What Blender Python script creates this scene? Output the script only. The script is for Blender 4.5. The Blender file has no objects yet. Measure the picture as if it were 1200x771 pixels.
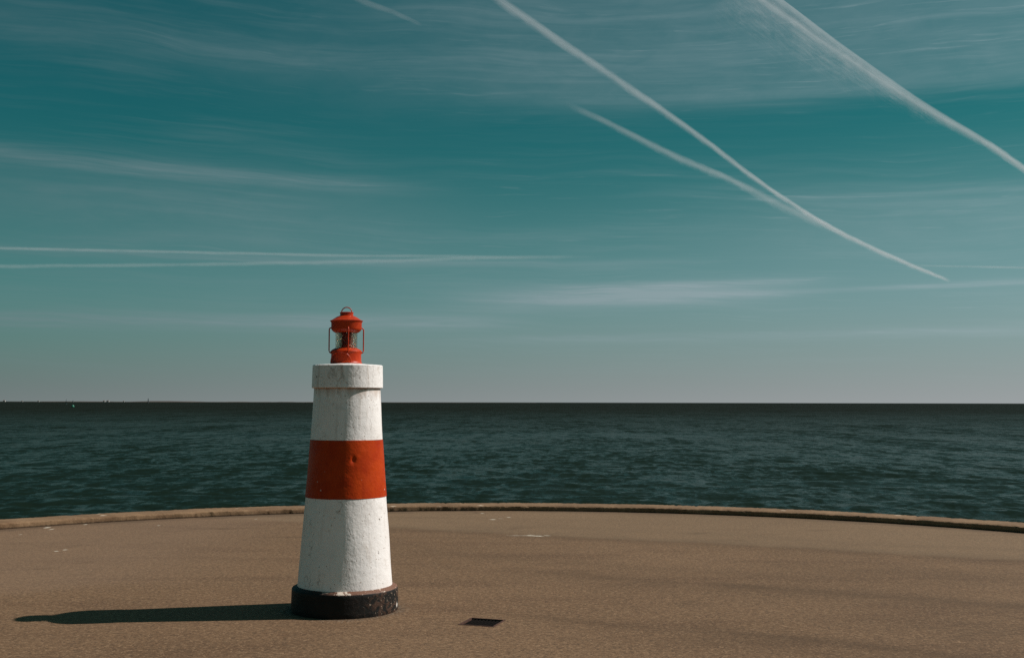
import bpy, bmesh, math, random
import numpy as np
from mathutils import Vector, Matrix

random.seed(7)
rng = np.random.default_rng(11)
PI = math.pi
R_ = math.radians
S = bpy.context.scene
COL = S.collection

# ------------------------------------------------------------------ camera
EYE = 1.75                      # eye height above the quay
FPX = 1310.0                    # focal length in photo pixels (photo 1200 x 771)
PITCH, ROLL = R_(3.755), R_(0.12)
cam_d = bpy.data.cameras.new('camera')
cam_d.sensor_width = 36.0
cam_d.lens = FPX / 1200.0 * 36.0
cam_d.clip_start = 0.1
cam_d.clip_end = 400000.0
cam = bpy.data.objects.new('camera', cam_d)
COL.objects.link(cam)
CAM_ROT = Matrix.Rotation(PI / 2 + PITCH, 3, 'X') @ Matrix.Rotation(ROLL, 3, 'Z')
cam.matrix_world = Matrix.Translation((0, 0, EYE)) @ CAM_ROT.to_4x4()
S.camera = cam


def ray(x, y):
    return (CAM_ROT @ Vector(((x - 600.0) / FPX, (385.5 - y) / FPX, -1.0))).normalized()


def at_height(x, y, z):
    d = ray(x, y)
    return Vector((0, 0, EYE)) + d * ((z - EYE) / d.z)


def at_depth(x, y, depth):
    d = ray(x, y)
    return Vector((0, 0, EYE)) + d * (depth / d.y)


# ------------------------------------------------------------------ sun and sky
SUN_AZ_VEC = Vector((0.985, 0.170))          # horizontal direction towards the sun
SUN_EL = R_(44.5)
to_sun = Vector((SUN_AZ_VEC.x * math.cos(SUN_EL), SUN_AZ_VEC.y * math.cos(SUN_EL), math.sin(SUN_EL)))
sun_d = bpy.data.lights.new('sun', 'SUN')
sun_d.energy = 5.0
sun_d.angle = R_(0.53)
sun_d.color = (1.0, 0.945, 0.895)
sun = bpy.data.objects.new('sun', sun_d)
sun.rotation_euler = to_sun.to_track_quat('Z', 'Y').to_euler()
sun.location = (20, 4, 25)
COL.objects.link(sun)

S.view_settings.view_transform = 'Standard'
S.view_settings.look = 'None'
S.view_settings.exposure = 0.0
S.view_settings.gamma = 1.0
S.cycles.use_denoising = False
S.cycles.max_bounces = 8
S.cycles.transparent_max_bounces = 24
S.cycles.caustics_refractive = False
S.cycles.caustics_reflective = False


# ------------------------------------------------------------------ node helper
class NT:
    """Small wrapper that keeps node code short."""

    def __init__(self, tree):
        self.t = tree
        tree.nodes.clear()

    def n(self, kind, **props):
        nd = self.t.nodes.new(kind)
        for k, v in props.items():
            setattr(nd, k, v)
        return nd

    def put(self, sock, v):
        if hasattr(v, 'is_output'):
            self.t.links.new(v, sock)
        elif isinstance(v, (tuple, list)) and len(v) == 3 and sock.type == 'RGBA':
            sock.default_value = (*v, 1.0)
        else:
            sock.default_value = v

    def m(self, op, a, b=None, c=None, clamp=False):
        nd = self.n('ShaderNodeMath', operation=op, use_clamp=clamp)
        for i, v in enumerate((a, b, c)):
            if v is not None:
                self.put(nd.inputs[i], v)
        return nd.outputs[0]

    def add(self, a, b): return self.m('ADD', a, b)
    def sub(self, a, b): return self.m('SUBTRACT', a, b)
    def mul(self, a, b): return self.m('MULTIPLY', a, b)

    def step(self, v, lo, hi, a=0.0, b=1.0, smooth=True):
        nd = self.n('ShaderNodeMapRange', interpolation_type='SMOOTHSTEP' if smooth else 'LINEAR')
        for i, x in enumerate((v, lo, hi, a, b)):
            self.put(nd.inputs[i], x)
        return nd.outputs[0]

    def gauss(self, v, centre, width):
        d = self.m('DIVIDE', self.sub(v, centre), width)
        return self.m('EXPONENT', self.mul(self.mul(d, d), -1.0))

    def mix(self, fac, a, b, mode='MIX'):
        nd = self.n('ShaderNodeMix', data_type='RGBA', blend_type=mode)
        self.put(nd.inputs[0], fac)
        self.put(nd.inputs[6], a)
        self.put(nd.inputs[7], b)
        return nd.outputs[2]

    def xyz(self, v):
        nd = self.n('ShaderNodeSeparateXYZ')
        self.put(nd.inputs[0], v)
        return nd.outputs

    def vec(self, x, y, z):
        nd = self.n('ShaderNodeCombineXYZ')
        for i, v in enumerate((x, y, z)):
            self.put(nd.inputs[i], v)
        return nd.outputs[0]

    def mapping(self, v, scale=(1, 1, 1), loc=(0, 0, 0), rot=(0, 0, 0)):
        nd = self.n('ShaderNodeMapping')
        self.put(nd.inputs['Vector'], v)
        nd.inputs['Scale'].default_value = scale
        nd.inputs['Location'].default_value = loc
        nd.inputs['Rotation'].default_value = rot
        return nd.outputs[0]

    def noise(self, v, scale, detail=3.0, rough=0.5, distort=0.0):
        nd = self.n('ShaderNodeTexNoise')
        self.put(nd.inputs['Vector'], v)
        nd.inputs['Scale'].default_value = scale
        nd.inputs['Detail'].default_value = detail
        nd.inputs['Roughness'].default_value = rough
        nd.inputs['Distortion'].default_value = distort
        return nd.outputs[0]

    def voronoi(self, v, scale, feature='F1', rand=1.0):
        nd = self.n('ShaderNodeTexVoronoi', feature=feature)
        self.put(nd.inputs['Vector'], v)
        nd.inputs['Scale'].default_value = scale
        nd.inputs['Randomness'].default_value = rand
        return nd.outputs

    def bump(self, h, strength, dist, normal=None):
        nd = self.n('ShaderNodeBump')
        self.put(nd.inputs['Height'], h)
        self.put(nd.inputs['Strength'], strength)
        self.put(nd.inputs['Distance'], dist)
        if normal is not None:
            self.put(nd.inputs['Normal'], normal)
        return nd.outputs[0]


def material(name):
    m = bpy.data.materials.new(name)
    m.use_nodes = True
    return m, NT(m.node_tree)


def principled(nt, color, rough=0.5, spec=0.5, normal=None, metal=0.0, **extra):
    p = nt.n('ShaderNodeBsdfPrincipled')
    nt.put(p.inputs['Base Color'], color)
    nt.put(p.inputs['Roughness'], rough)
    nt.put(p.inputs['Specular IOR Level'], spec)
    nt.put(p.inputs['Metallic'], metal)
    for k, v in extra.items():
        nt.put(p.inputs[k.replace('_', ' ')], v)
    if normal is not None:
        nt.put(p.inputs['Normal'], normal)
    o = nt.n('ShaderNodeOutputMaterial')
    nt.t.links.new(p.outputs[0], o.inputs[0])
    return p


# ------------------------------------------------------------------ world
SKY_STRENGTH = 0.05
W = bpy.data.worlds.new('World')
S.world = W
W.use_nodes = True
w = NT(W.node_tree)
sky = w.n('ShaderNodeTexSky', sky_type='NISHITA', sun_disc=False)
sky.sun_elevation = SUN_EL
sky.sun_rotation = math.atan2(SUN_AZ_VEC.x, SUN_AZ_VEC.y)
sky.air_density = 1.0
sky.dust_density = 1.0
sky.ozone_density = 1.0
dirv = w.n('ShaderNodeTexCoord').outputs['Generated']
dx, dy, dz = w.xyz(dirv)
az = w.mul(w.m('ARCTAN2', dx, dy), 180 / PI)           # degrees right of the view axis
el = w.mul(w.m('ARCSINE', dz), 180 / PI)               # degrees above the horizon
# the photograph's teal grade on the clear sky
clear = w.mix(1.0, sky.outputs[0], (0.085, 0.73, 0.565), 'MULTIPLY')
# how near the sun a direction lies round the compass, and the pale air low over the sea
hl = w.m('SQRT', w.add(w.add(w.mul(dx, dx), w.mul(dy, dy)), 1e-6))
toward = w.m('DIVIDE', w.add(w.mul(dx, SUN_AZ_VEC.x), w.mul(dy, SUN_AZ_VEC.y)), hl)
right = w.step(toward, -0.28, 0.62, 0.0, 1.0, False)
elp = w.m('MAXIMUM', el, 0.0)
low = w.m('EXPONENT', w.mul(elp, w.add(-0.19, w.mul(right, 0.075))))
low = w.mul(low, w.step(el, 16.5, 4.5))
lowgrey = w.mix(right, (3.6, 4.2, 4.25), (6.85, 7.3, 7.5))
higher = w.mix(right, (4.2, 5.8, 6.8), (7.2, 8.8, 10.2))
grey = w.mix(w.step(el, 0.0, 7.0), lowgrey, higher)
air = w.mix(w.mul(low, w.add(0.93, w.mul(right, 0.05))), clear, grey)
# cirrus: long flat streaks
warp = w.noise(w.vec(w.mul(az, 0.07), w.mul(el, 0.16), 7.0), 1.0, 3.0, 0.5)
flat = w.vec(w.mul(az, 0.045), w.add(w.add(w.mul(el, 0.55), w.mul(az, 0.012)), w.mul(w.sub(warp, 0.5), 0.9)), 0.0)
n1 = w.noise(flat, 1.0, 5.0, 0.55, 0.4)
n2 = w.noise(w.mapping(flat, (2.2, 5.0, 1), (3, 8, 0), (0, 0, R_(-2))), 1.0, 4.0, 0.6, 0.3)
n3 = w.noise(w.vec(w.mul(az, 0.35), w.mul(el, 1.1), 4.0), 1.0, 5.0, 0.62, 0.6)
n4 = w.noise(w.mapping(flat, (5.0, 11.0, 1), (1, 4, 0), (0, 0, R_(2.5))), 1.0, 5.0, 0.66, 0.5)
n5 = w.noise(w.mapping(flat, (3.0, 3.2, 1), (6, 2, 0), (0, 0, R_(-5))), 1.0, 5.0, 0.62, 0.9)
wisp = w.mul(w.mul(w.step(n4, 0.52, 0.74), w.step(n5, 0.46, 0.66)), w.step(az, -26.0, 20.0, 0.10, 0.28))
streak = w.mul(w.step(w.add(w.mul(n1, 0.6), w.mul(n2, 0.4)), 0.44, 0.70), 0.17)
gap = w.mul(w.gauss(el, 13.2, 1.9), w.step(az, -16.0, -5.0))
streak = w.mul(w.add(streak, wisp), w.sub(1.0, w.mul(gap, 0.8)))
# veil in the upper sky, with a fairly crisp lower edge on the right
edge = w.add(14.9, w.mul(w.sub(n2, 0.5), 1.6))
soft = w.step(az, -10.0, 3.0, 2.6, 0.5)
veil = w.step(w.sub(el, edge), w.mul(soft, -1.0), soft)
veil = w.mul(veil, w.add(w.step(az, -20.0, 10.0, 0.0, 0.11), w.mul(n3, w.step(az, -22.0, 6.0, 0.07, 0.22))))
cover = w.add(streak, veil)


def band(el0, width, slope, a0, a1, fade, amount, combed=True):
    """A thin flat cloud between azimuths a0 and a1."""
    g = w.gauss(w.sub(el, w.mul(az, slope)), el0, width)
    win = w.mul(w.step(az, a0 - fade, a0 + fade), w.step(az, a1 - fade, a1 + fade, 1.0, 0.0))
    tex = w.m('MAXIMUM', w.add(-1.05, w.add(w.mul(n2, 1.7), w.add(w.mul(n4, 1.6), w.mul(n5, 0.8)))), 0.0)
    if not combed:
        tex = w.add(0.35, w.mul(n3, 0.9))
    return w.mul(w.mul(w.mul(g, win), tex), amount)


for args in ((5.30, 0.46, 0.020, -0.5, 12.0, 5.0, 0.80),
             (5.85, 0.20, 0.012, 4.0, 14.0, 5.0, 0.45),
             (5.35, 0.13, 0.012, 8.0, 40.0, 5.0, 0.24),
             (4.15, 0.38, 0.012, -40.0, -1.0, 4.0, 0.50),
             (10.65, 0.36, -0.035, -32.0, -7.0, 6.0, 0.30),
             (9.0, 2.0, -0.02, -45.0, -6.0, 7.0, 0.26, False),
             (10.3, 0.14, -0.012, 12.0, 40.0, 3.0, 0.16),
             (7.1, 0.20, 0.0, -40.0, 6.0, 6.0, 0.20),
             (16.4, 0.9, -0.04, -34.0, -8.0, 6.0, 0.12, False),
             (8.2, 1.6, 0.02, 12.0, 60.0, 8.0, 0.22, False),
             (3.2, 0.25, 0.01, -2.0, 40.0, 8.0, 0.18)):
    cover = w.add(cover, band(*args))
cover = w.m('MINIMUM', w.mul(cover, w.step(el, 0.2, 3.0)), 0.8)
cloudcol = w.mix(right, (3.1, 4.4, 4.7), (7.0, 8.8, 9.4))
skycol = w.mix(cover, air, cloudcol)
bg = w.n('ShaderNodeBackground')
w.put(bg.inputs[0], skycol)
bg.inputs[1].default_value = SKY_STRENGTH
wo = w.n('ShaderNodeOutputWorld')
w.t.links.new(bg.outputs[0], wo.inputs[0])


# ------------------------------------------------------------------ object helpers
def link(name, me, mat=None, parent=None, smooth=None):
    o = bpy.data.objects.new(name, me)
    COL.objects.link(o)
    if mat is not None:
        me.materials.append(mat)
    if parent is not None:
        o.parent = parent
    if smooth is not None:
        me.polygons.foreach_set('use_smooth', [True] * len(me.polygons))
        me.set_sharp_from_angle(angle=R_(smooth))
    return o


def mesh_from(name, verts, faces):
    me = bpy.data.meshes.new(name)
    me.from_pydata([tuple(v) for v in verts], [], [tuple(f) for f in faces])
    me.update()
    return me


def fix_normals(me):
    bm = bmesh.new()
    bm.from_mesh(me)
    bmesh.ops.recalc_face_normals(bm, faces=bm.faces)
    bm.to_mesh(me)
    bm.free()


def lathe(name, prof, n, mat, parent, smooth=35, closed=False, fn=None):
    """Turn a list of (r, z) round the z axis; r = 0 closes to a pole. closed joins last ring to first."""
    verts, faces, rings = [], [], []
    for r, z in prof:
        if r < 1e-6:
            rings.append([len(verts)])
            verts.append((0, 0, z))
        else:
            ring = []
            for i in range(n):
                a = 2 * PI * i / n
                rr, zz = (r, z) if fn is None else fn(r, z, a)
                ring.append(len(verts))
                verts.append((rr * math.cos(a), rr * math.sin(a), zz))
            rings.append(ring)
    pairs = list(zip(rings[:-1], rings[1:]))
    if closed:
        pairs.append((rings[-1], rings[0]))
    for A, B in pairs:
        for i in range(n):
            j = (i + 1) % n
            if len(A) == 1 and len(B) == 1:
                continue
            if len(A) == 1:
                faces.append((A[0], B[j], B[i]))
            elif len(B) == 1:
                faces.append((A[i], A[j], B[0]))
            else:
                faces.append((A[i], A[j], B[j], B[i]))
    me = mesh_from(name, verts, faces)
    fix_normals(me)
    return link(name, me, mat, parent, smooth)


def tube_mesh(name, path, rad, n=10, cyclic=False):
    P = [Vector(p) for p in path]
    verts, faces = [], []
    up = Vector((0.31, 0.17, 0.93)).normalized()
    for i, p in enumerate(P):
        a = P[(i - 1) % len(P)] if (i > 0 or cyclic) else P[0]
        b = P[(i + 1) % len(P)] if (i < len(P) - 1 or cyclic) else P[-1]
        t = (b - a).normalized()
        u = t.cross(up)
        if u.length < 1e-3:
            u = t.cross(Vector((1, 0, 0)))
        u.normalize()
        v = t.cross(u)
        for k in range(n):
            an = 2 * PI * k / n
            verts.append(p + (u * math.cos(an) + v * math.sin(an)) * rad)
    m = len(P)
    for i in range(m if cyclic else m - 1):
        j = (i + 1) % m
        for k in range(n):
            l = (k + 1) % n
            faces.append((i * n + k, i * n + l, j * n + l, j * n + k))
    if not cyclic:
        faces.append(tuple(range(n)))
        faces.append(tuple(range((m - 1) * n, m * n)))
    me = mesh_from(name, verts, faces)
    fix_normals(me)
    return me


def tube(name, path, rad, mat, parent, n=10, cyclic=False):
    return link(name, tube_mesh(name, path, rad, n, cyclic), mat, parent, 50)


def box_mesh(name, sx, sy, sz, bevel=0.0, loc=(0, 0, 0)):
    bm = bmesh.new()
    bmesh.ops.create_cube(bm, size=1.0, matrix=Matrix.Translation(loc) @ Matrix.Diagonal((sx, sy, sz, 1)))
    if bevel:
        bmesh.ops.bevel(bm, geom=bm.edges[:], offset=bevel, segments=2, affect='EDGES')
    me = bpy.data.meshes.new(name)
    bm.to_mesh(me)
    bm.free()
    return me


def empty(name, loc, label, cat, group=None, rot=0.0):
    o = bpy.data.objects.new(name, None)
    o.empty_display_size = 0.2
    COL.objects.link(o)
    o.location = loc
    o.rotation_euler = (0, 0, rot)
    tag(o, label, cat, group)
    return o


def tag(o, label, cat, group=None):
    o['label'] = label
    o['category'] = cat
    if group:
        o['group'] = group


def structure(o):
    o['kind'] = 'structure'
    return o


# ------------------------------------------------------------------ materials
def mat_asphalt():
    m, t = material('worn_brown_asphalt')
    p = t.n('ShaderNodeTexCoord').outputs['Object']
    x, y, z = t.xyz(p)
    big = t.noise(p, 0.22, 4.0, 0.55)
    mid = t.noise(p, 1.3, 4.0, 0.6)
    pat = t.noise(t.mapping(p, (0.5, 1.6, 1), rot=(0, 0, R_(22))), 0.9, 4.0, 0.6)
    grain = t.voronoi(p, 70.0)
    cell = t.n('ShaderNodeSeparateColor')
    t.put(cell.inputs[0], grain[1])
    g = cell.outputs[0]
    gr2 = t.noise(p, 38.0, 2.0, 0.7)
    base = t.mix(t.step(big, 0.3, 0.7), (0.126, 0.070, 0.035), (0.162, 0.093, 0.049))
    base = t.mix(t.mul(t.step(mid, 0.35, 0.75), 0.35), base, (0.177, 0.099, 0.050))
    base = t.mix(t.mul(t.step(pat, 0.48, 0.72), 0.60), base, (0.096, 0.050, 0.025))
    # aggregate: pale and dark stones
    base = t.mix(t.mul(t.step(g, 0.78, 0.97), 0.55), base, (0.291, 0.178, 0.101))
    base = t.mix(t.mul(t.step(g, 0.30, 0.05), 0.60), base, (0.048, 0.027, 0.016))
    gr3 = t.noise(p, 24.0, 3.0, 0.7)
    base = t.mix(t.mul(t.step(gr3, 0.50, 0.34), 0.60), base, (0.073, 0.044, 0.023))
    base = t.mix(t.mul(t.step(gr3, 0.54, 0.70), 0.55), base, (0.215, 0.145, 0.084))
    base = t.mix(t.mul(t.step(gr2, 0.55, 0.75), 0.35), base, (0.235, 0.142, 0.077))
    # joints between the paver lanes: s runs across the lanes, which slant down to the right
    ca, sa = math.cos(R_(-23.5)), math.sin(R_(-23.5))
    s = t.add(t.mul(x, -sa), t.mul(y, ca))
    s = t.add(s, t.mul(t.sub(t.noise(p, 0.45, 5.0, 0.62), 0.5), 0.75))
    run = t.add(t.mul(x, ca), t.mul(y, sa))
    for s0, wd, amt, lo in ((13.85, 0.30, 0.48, -9), (10.80, 0.16, 0.40, -5.5), (10.70, 0.45, 0.30, -5.0), (8.56, 0.12, 0.45, -4.6),
                            (8.36, 0.38, 0.36, -3.6), (12.4, 0.50, 0.28, -3), (9.7, 0.45, 0.24, -2), (11.6, 0.3, 0.20, -8), (14.8, 0.25, 0.15, -9)):
        b = t.mul(t.gauss(s, s0, wd), t.step(run, lo, lo + 1.6))
        b = t.mul(b, t.step(t.noise(t.mapping(p, (0.5, 1.2, 1), rot=(0, 0, R_(23))), 1.3, 4.0, 0.65), 0.24, 0.56))
        base = t.mix(t.mul(b, amt * 0.85), base, (0.053, 0.029, 0.014))
    # the outermost lane was laid in a paler mix; a drier, paler patch lies to the left
    base = t.mix(t.mul(t.step(s, 13.7, 14.0), 0.30), base, (0.202, 0.140, 0.084))
    leftp = t.mul(t.step(x, -2.4, -4.6), t.step(t.add(y, t.mul(t.sub(big, 0.5), 5.0)), 10.2, 11.6))
    base = t.mix(t.mul(leftp, 0.28), base, (0.194, 0.128, 0.088))
    # oil and water stains
    st = t.noise(t.mapping(p, (0.7, 1.5, 1), (4, 2, 0)), 1.1, 5.0, 0.65, 0.8)
    base = t.mix(t.mul(t.step(st, 0.57, 0.74), 0.45), base, (0.059, 0.033, 0.017))
    # dirt and grit round the foot of the tower
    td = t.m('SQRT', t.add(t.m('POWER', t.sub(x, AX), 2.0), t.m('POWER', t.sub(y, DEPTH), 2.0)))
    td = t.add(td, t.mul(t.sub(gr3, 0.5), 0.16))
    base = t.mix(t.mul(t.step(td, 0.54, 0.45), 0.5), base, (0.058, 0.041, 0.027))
    base = t.mix(t.mul(t.mul(t.step(td, 0.62, 0.50), t.step(gr2, 0.56, 0.62)), 0.5), base, (0.301, 0.239, 0.179))
    # grit and dirt gathered along the foot of the kerb
    rad = t.m('SQRT', t.add(t.m('POWER', t.sub(x, QX), 2.0), t.m('POWER', t.sub(y, QY), 2.0)))
    dirt = t.mul(t.step(t.add(rad, t.mul(t.sub(mid, 0.5), 0.5)), QR - 0.45, QR - 0.03), t.step(mid, 0.3, 0.6, 0.35, 1.0))
    base = t.mix(t.mul(dirt, 0.55), base, (0.059, 0.039, 0.024))
    crumb = t.step(t.noise(p, 14.0, 4.0, 0.75), 0.66, 0.72)
    base = t.mix(t.mul(crumb, 0.5), base, (0.034, 0.024, 0.015))
    # bird droppings and chalky scuffs, each with its own place
    spots = [(630, 627.8, .11, .07, .75), (622, 626.9, .08, .06, .6), (641, 627.4, .06, .05, .55), (612, 627.2, .26, .08, .22), (577, 608.4, .055, .07, .8), (596, 606, .045, .05, .7),
             (565, 601.3, .04, .05, .7), (586, 607.4, .05, .03, .35), (55, 618, .045, .09, .8), (60, 620, .035, .07, .7), (66, 645.6, .03, .04, .8),
             (76, 644, .03, .04, .8), (186, 615.5, .03, .05, .5), (100, 614.3, .03, .06, .7), (24, 626, .02, .05, .5),
             (300, 608, .03, .05, .4)]
    wob = t.noise(p, 11.0, 4.0, 0.7)
    for px, py, rx, ry, amt in spots:
        q = at_height(px, py, 0)
        ddx = t.m('DIVIDE', t.sub(x, q.x), rx)
        ddy = t.m('DIVIDE', t.sub(y, q.y), ry)
        d = t.m('SQRT', t.add(t.mul(ddx, ddx), t.mul(ddy, ddy)))
        d = t.add(d, t.mul(t.sub(wob, 0.5), 2.6))
        base = t.mix(t.mul(t.step(d, 1.0, 0.35), amt), base, (0.533, 0.476, 0.382))
    h = t.add(t.mul(grain[0], -0.6), t.mul(gr2, 0.7))
    nrm = t.bump(h, 0.55, 0.006)
    nrm = t.bump(mid, 0.25, 0.02, nrm)
    principled(t, base, 0.93, 0.25, nrm)
    return m


def mat_kerb():
    m, t = material('weathered_concrete_kerb')
    p = t.n('ShaderNodeTexCoord').outputs['Object']
    x, y, z = t.xyz(p)
    n = t.noise(p, 1.6, 5.0, 0.65)
    f = t.noise(p, 24.0, 3.0, 0.7)
    base = t.mix(t.step(n, 0.3, 0.72), (0.142, 0.079, 0.041), (0.222, 0.134, 0.073))
    base = t.mix(t.mul(t.step(f, 0.5, 0.72), 0.5), base, (0.293, 0.190, 0.110))
    base = t.mix(t.mul(t.step(f, 0.42, 0.28), 0.5), base, (0.071, 0.039, 0.020))
    # dirt gathered in the gutter at the foot of the kerb
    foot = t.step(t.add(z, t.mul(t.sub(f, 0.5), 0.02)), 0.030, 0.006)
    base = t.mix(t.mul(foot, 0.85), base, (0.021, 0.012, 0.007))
    v = t.voronoi(t.mapping(p, (1, 1, 0.2)), 1.9)
    drop = t.step(t.add(v[0], t.mul(t.sub(f, 0.5), 0.16)), 0.12, 0.06)
    base = t.mix(t.mul(t.mul(drop, t.step(z, 0.06, 0.07)), 0.8), base, (0.567, 0.446, 0.330))
    nrm = t.bump(f, 0.5, 0.01, t.bump(n, 0.4, 0.03))
    principled(t, base, 0.9, 0.25, nrm)
    return m


def mat_white(name='white_masonry_paint', grime=1.0):
    m, t = material(name)
    p = t.n('ShaderNodeTexCoord').outputs['Object']
    x, y, z = t.xyz(p)
    n = t.noise(p, 4.0, 5.0, 0.6)
    fine = t.noise(p, 70.0, 3.0, 0.6)
    lump = t.noise(p, 17.0, 4.0, 0.62)
    runs = t.noise(t.mapping(p, (1, 1, 0.10)), 22.0, 4.0, 0.6, 0.3)
    base = t.mix(t.step(n, 0.3, 0.75), (0.88, 0.825, 0.80), (0.82, 0.755, 0.72))
    base = t.mix(t.mul(t.step(runs, 0.54, 0.76), 0.34 * grime), base, (0.40, 0.31, 0.24))
    blot = t.noise(p, 9.0, 5.0, 0.68, 0.5)
    base = t.mix(t.mul(t.step(blot, 0.55, 0.75), 0.36 * grime), base, (0.42, 0.33, 0.26))
    # hairline cracks, mostly upright
    wv = t.n('ShaderNodeVectorMath', operation='ADD')
    t.put(wv.inputs[0], t.mapping(p, (1, 1, 0.16)))
    nn = t.n('ShaderNodeTexNoise')
    t.put(nn.inputs['Vector'], p)
    nn.inputs['Scale'].default_value = 11.0
    sc = t.n('ShaderNodeVectorMath', operation='SCALE')
    t.put(sc.inputs[0], nn.outputs[1])
    sc.inputs['Scale'].default_value = 0.09
    t.put(wv.inputs[1], sc.outputs[0])
    ed = t.voronoi(wv.outputs[0], 5.2, 'DISTANCE_TO_EDGE')[0]
    crack = t.mul(t.step(ed, 0.016, 0.004), t.step(t.noise(p, 5.0, 2.0), 0.46, 0.56))
    base = t.mix(t.mul(crack, 0.40), base, (0.20, 0.14, 0.10))
    # chips and rust specks
    v1 = t.voronoi(t.mapping(p, (1, 1, 0.8)), 13.0)
    gate = t.n('ShaderNodeSeparateColor')
    t.put(gate.inputs[0], v1[1])
    keep = t.step(gate.outputs[0], 1.0 - 0.13 * grime, 1.0 - 0.12 * grime)
    chip = t.mul(t.step(t.add(v1[0], t.mul(t.sub(fine, 0.5), 0.35)), 0.13, 0.06), keep)
    base = t.mix(t.mul(chip, 0.9), base, (0.10, 0.058, 0.036))
    v2 = t.voronoi(p, 46.0)
    gate2 = t.n('ShaderNodeSeparateColor')
    t.put(gate2.inputs[0], v2[1])
    k2 = t.step(gate2.outputs[1], 1.0 - 0.11 * grime, 1.0 - 0.10 * grime)
    base = t.mix(t.mul(t.mul(t.step(v2[0], 0.30, 0.16), k2), 0.75), base, (0.24, 0.15, 0.10))
    if grime > 1.0:
        # rust bleeding from the joint under the cap
        pass
    h = t.add(t.mul(lump, 1.0), t.mul(fine, 0.22))
    h = t.add(t.sub(h, t.mul(chip, 0.5)), t.mul(t.step(runs, 0.45, 0.75), 0.16))
    nrm = t.bump(h, 0.5, 0.010)
    principled(t, base, 0.42, 0.4, nrm)
    return m, t


def mat_shaft():
    m, t = mat_white('white_masonry_paint', 0.8)
    return m


def mat_upper():
    """White paint with rust bleeding down from the joint under the cap."""
    m, t = mat_white('white_paint_with_rust_runs', 1.0)
    p = next(nd for nd in t.t.nodes if nd.type == 'BSDF_PRINCIPLED')
    src = p.inputs['Base Color'].links[0].from_socket
    co = t.n('ShaderNodeTexCoord').outputs['Object']
    x, y, z = t.xyz(co)
    rn = t.noise(t.mapping(co, (1, 1, 0.16)), 26.0, 3.0, 0.6, 0.3)
    top = t.step(t.add(z, t.mul(t.sub(rn, 0.5), 0.22)), Z_CAP - 0.10, Z_CAP + 0.01)
    c = t.mix(t.mul(top, 0.5), src, (0.36, 0.21, 0.12))
    rim = t.step(t.add(z, t.mul(t.sub(rn, 0.5), 0.03)), Z_CAP - 0.016, Z_CAP - 0.004)
    c = t.mix(t.mul(rim, 0.75), c, (0.26, 0.12, 0.055))
    t.put(p.inputs['Base Color'], c)
    return m


def mat_red_band():
    m, t = material('red_masonry_paint')
    p = t.n('ShaderNodeTexCoord').outputs['Object']
    n = t.noise(p, 5.0, 5.0, 0.6)
    runs = t.noise(t.mapping(p, (1, 1, 0.14)), 16.0, 4.0, 0.6)
    fine = t.noise(p, 60.0, 3.0, 0.6)
    base = t.mix(t.step(n, 0.3, 0.7), (0.36, 0.027, 0.002), (0.47, 0.048, 0.003))
    base = t.mix(t.mul(t.step(runs, 0.52, 0.75), 0.4), base, (0.28, 0.016, 0.002))
    v = t.voronoi(p, 30.0)
    g = t.n('ShaderNodeSeparateColor')
    t.put(g.inputs[0], v[1])
    chip = t.mul(t.step(v[0], 0.26, 0.15), t.step(g.outputs[0], 0.945, 0.955))
    x, y, z = t.xyz(p)
    low = t.step(z, Z_BAND0 + 0.30, Z_BAND0 + 0.02)
    base = t.mix(t.mul(t.mul(chip, low), 0.8), base, (0.62, 0.52, 0.45))
    lump = t.noise(p, 17.0, 4.0, 0.6)
    nrm = t.bump(t.add(lump, t.mul(fine, 0.2)), 0.45, 0.010)
    principled(t, base, 0.45, 0.14, nrm)
    return m


def mat_plinth():
    m, t = material('flaking_black_paint')
    p = t.n('ShaderNodeTexCoord').outputs['Object']
    x, y, z = t.xyz(p)
    n = t.noise(p, 13.0, 5.0, 0.7, 0.6)
    f = t.noise(p, 40.0, 4.0, 0.7)
    worn_lit = t.step(x, 0.08, 0.34)                       # flaking limited to the sunlit right so the shaded side stays black
    base = t.mix(t.step(n, 0.4, 0.7), (0.008, 0.007, 0.006), (0.016, 0.012, 0.010))
    fl = t.step(t.add(n, t.mul(worn_lit, 0.10)), 0.57, 0.66)
    base = t.mix(t.mul(t.mul(fl, worn_lit), 0.9), base, (0.065, 0.032, 0.020))
    fl2 = t.step(t.add(f, t.mul(worn_lit, 0.05)), 0.66, 0.72)
    base = t.mix(t.mul(t.mul(fl2, worn_lit), 0.8), base, (0.42, 0.31, 0.23))
    # worn arris and ledge
    up = t.step(t.add(z, t.mul(t.sub(f, 0.5), 0.016)), Z_PL - 0.012, Z_PL - 0.004)
    side = t.step(t.add(x, t.mul(t.sub(n, 0.5), 0.25)), -0.16, 0.02)
    base = t.mix(t.mul(t.mul(up, side), 0.9), base, (0.17, 0.080, 0.050))
    wh = t.step(t.add(n, t.mul(t.gauss(x, 0.02, 0.09), 0.12)), 0.54, 0.60)
    base = t.mix(t.mul(t.mul(t.mul(up, side), wh), 0.85), base, (0.66, 0.55, 0.46))
    # one patch scraped back to white low on the right
    q = t.add(t.m('ABSOLUTE', t.m('DIVIDE', t.sub(x, 0.435), 0.02)), t.m('ABSOLUTE', t.m('DIVIDE', t.sub(z, 0.050), 0.034)))
    q = t.add(q, t.m('ABSOLUTE', t.m('DIVIDE', t.add(y, 0.045), 0.028)))
    pa = t.step(t.add(q, t.mul(t.sub(f, 0.5), 1.2)), 1.5, 1.1)
    base = t.mix(pa, base, (0.72, 0.65, 0.58))
    nrm = t.bump(t.add(n, t.mul(f, 0.5)), 0.8, 0.008)
    principled(t, base, 0.62, 0.25, nrm)
    return m


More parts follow.
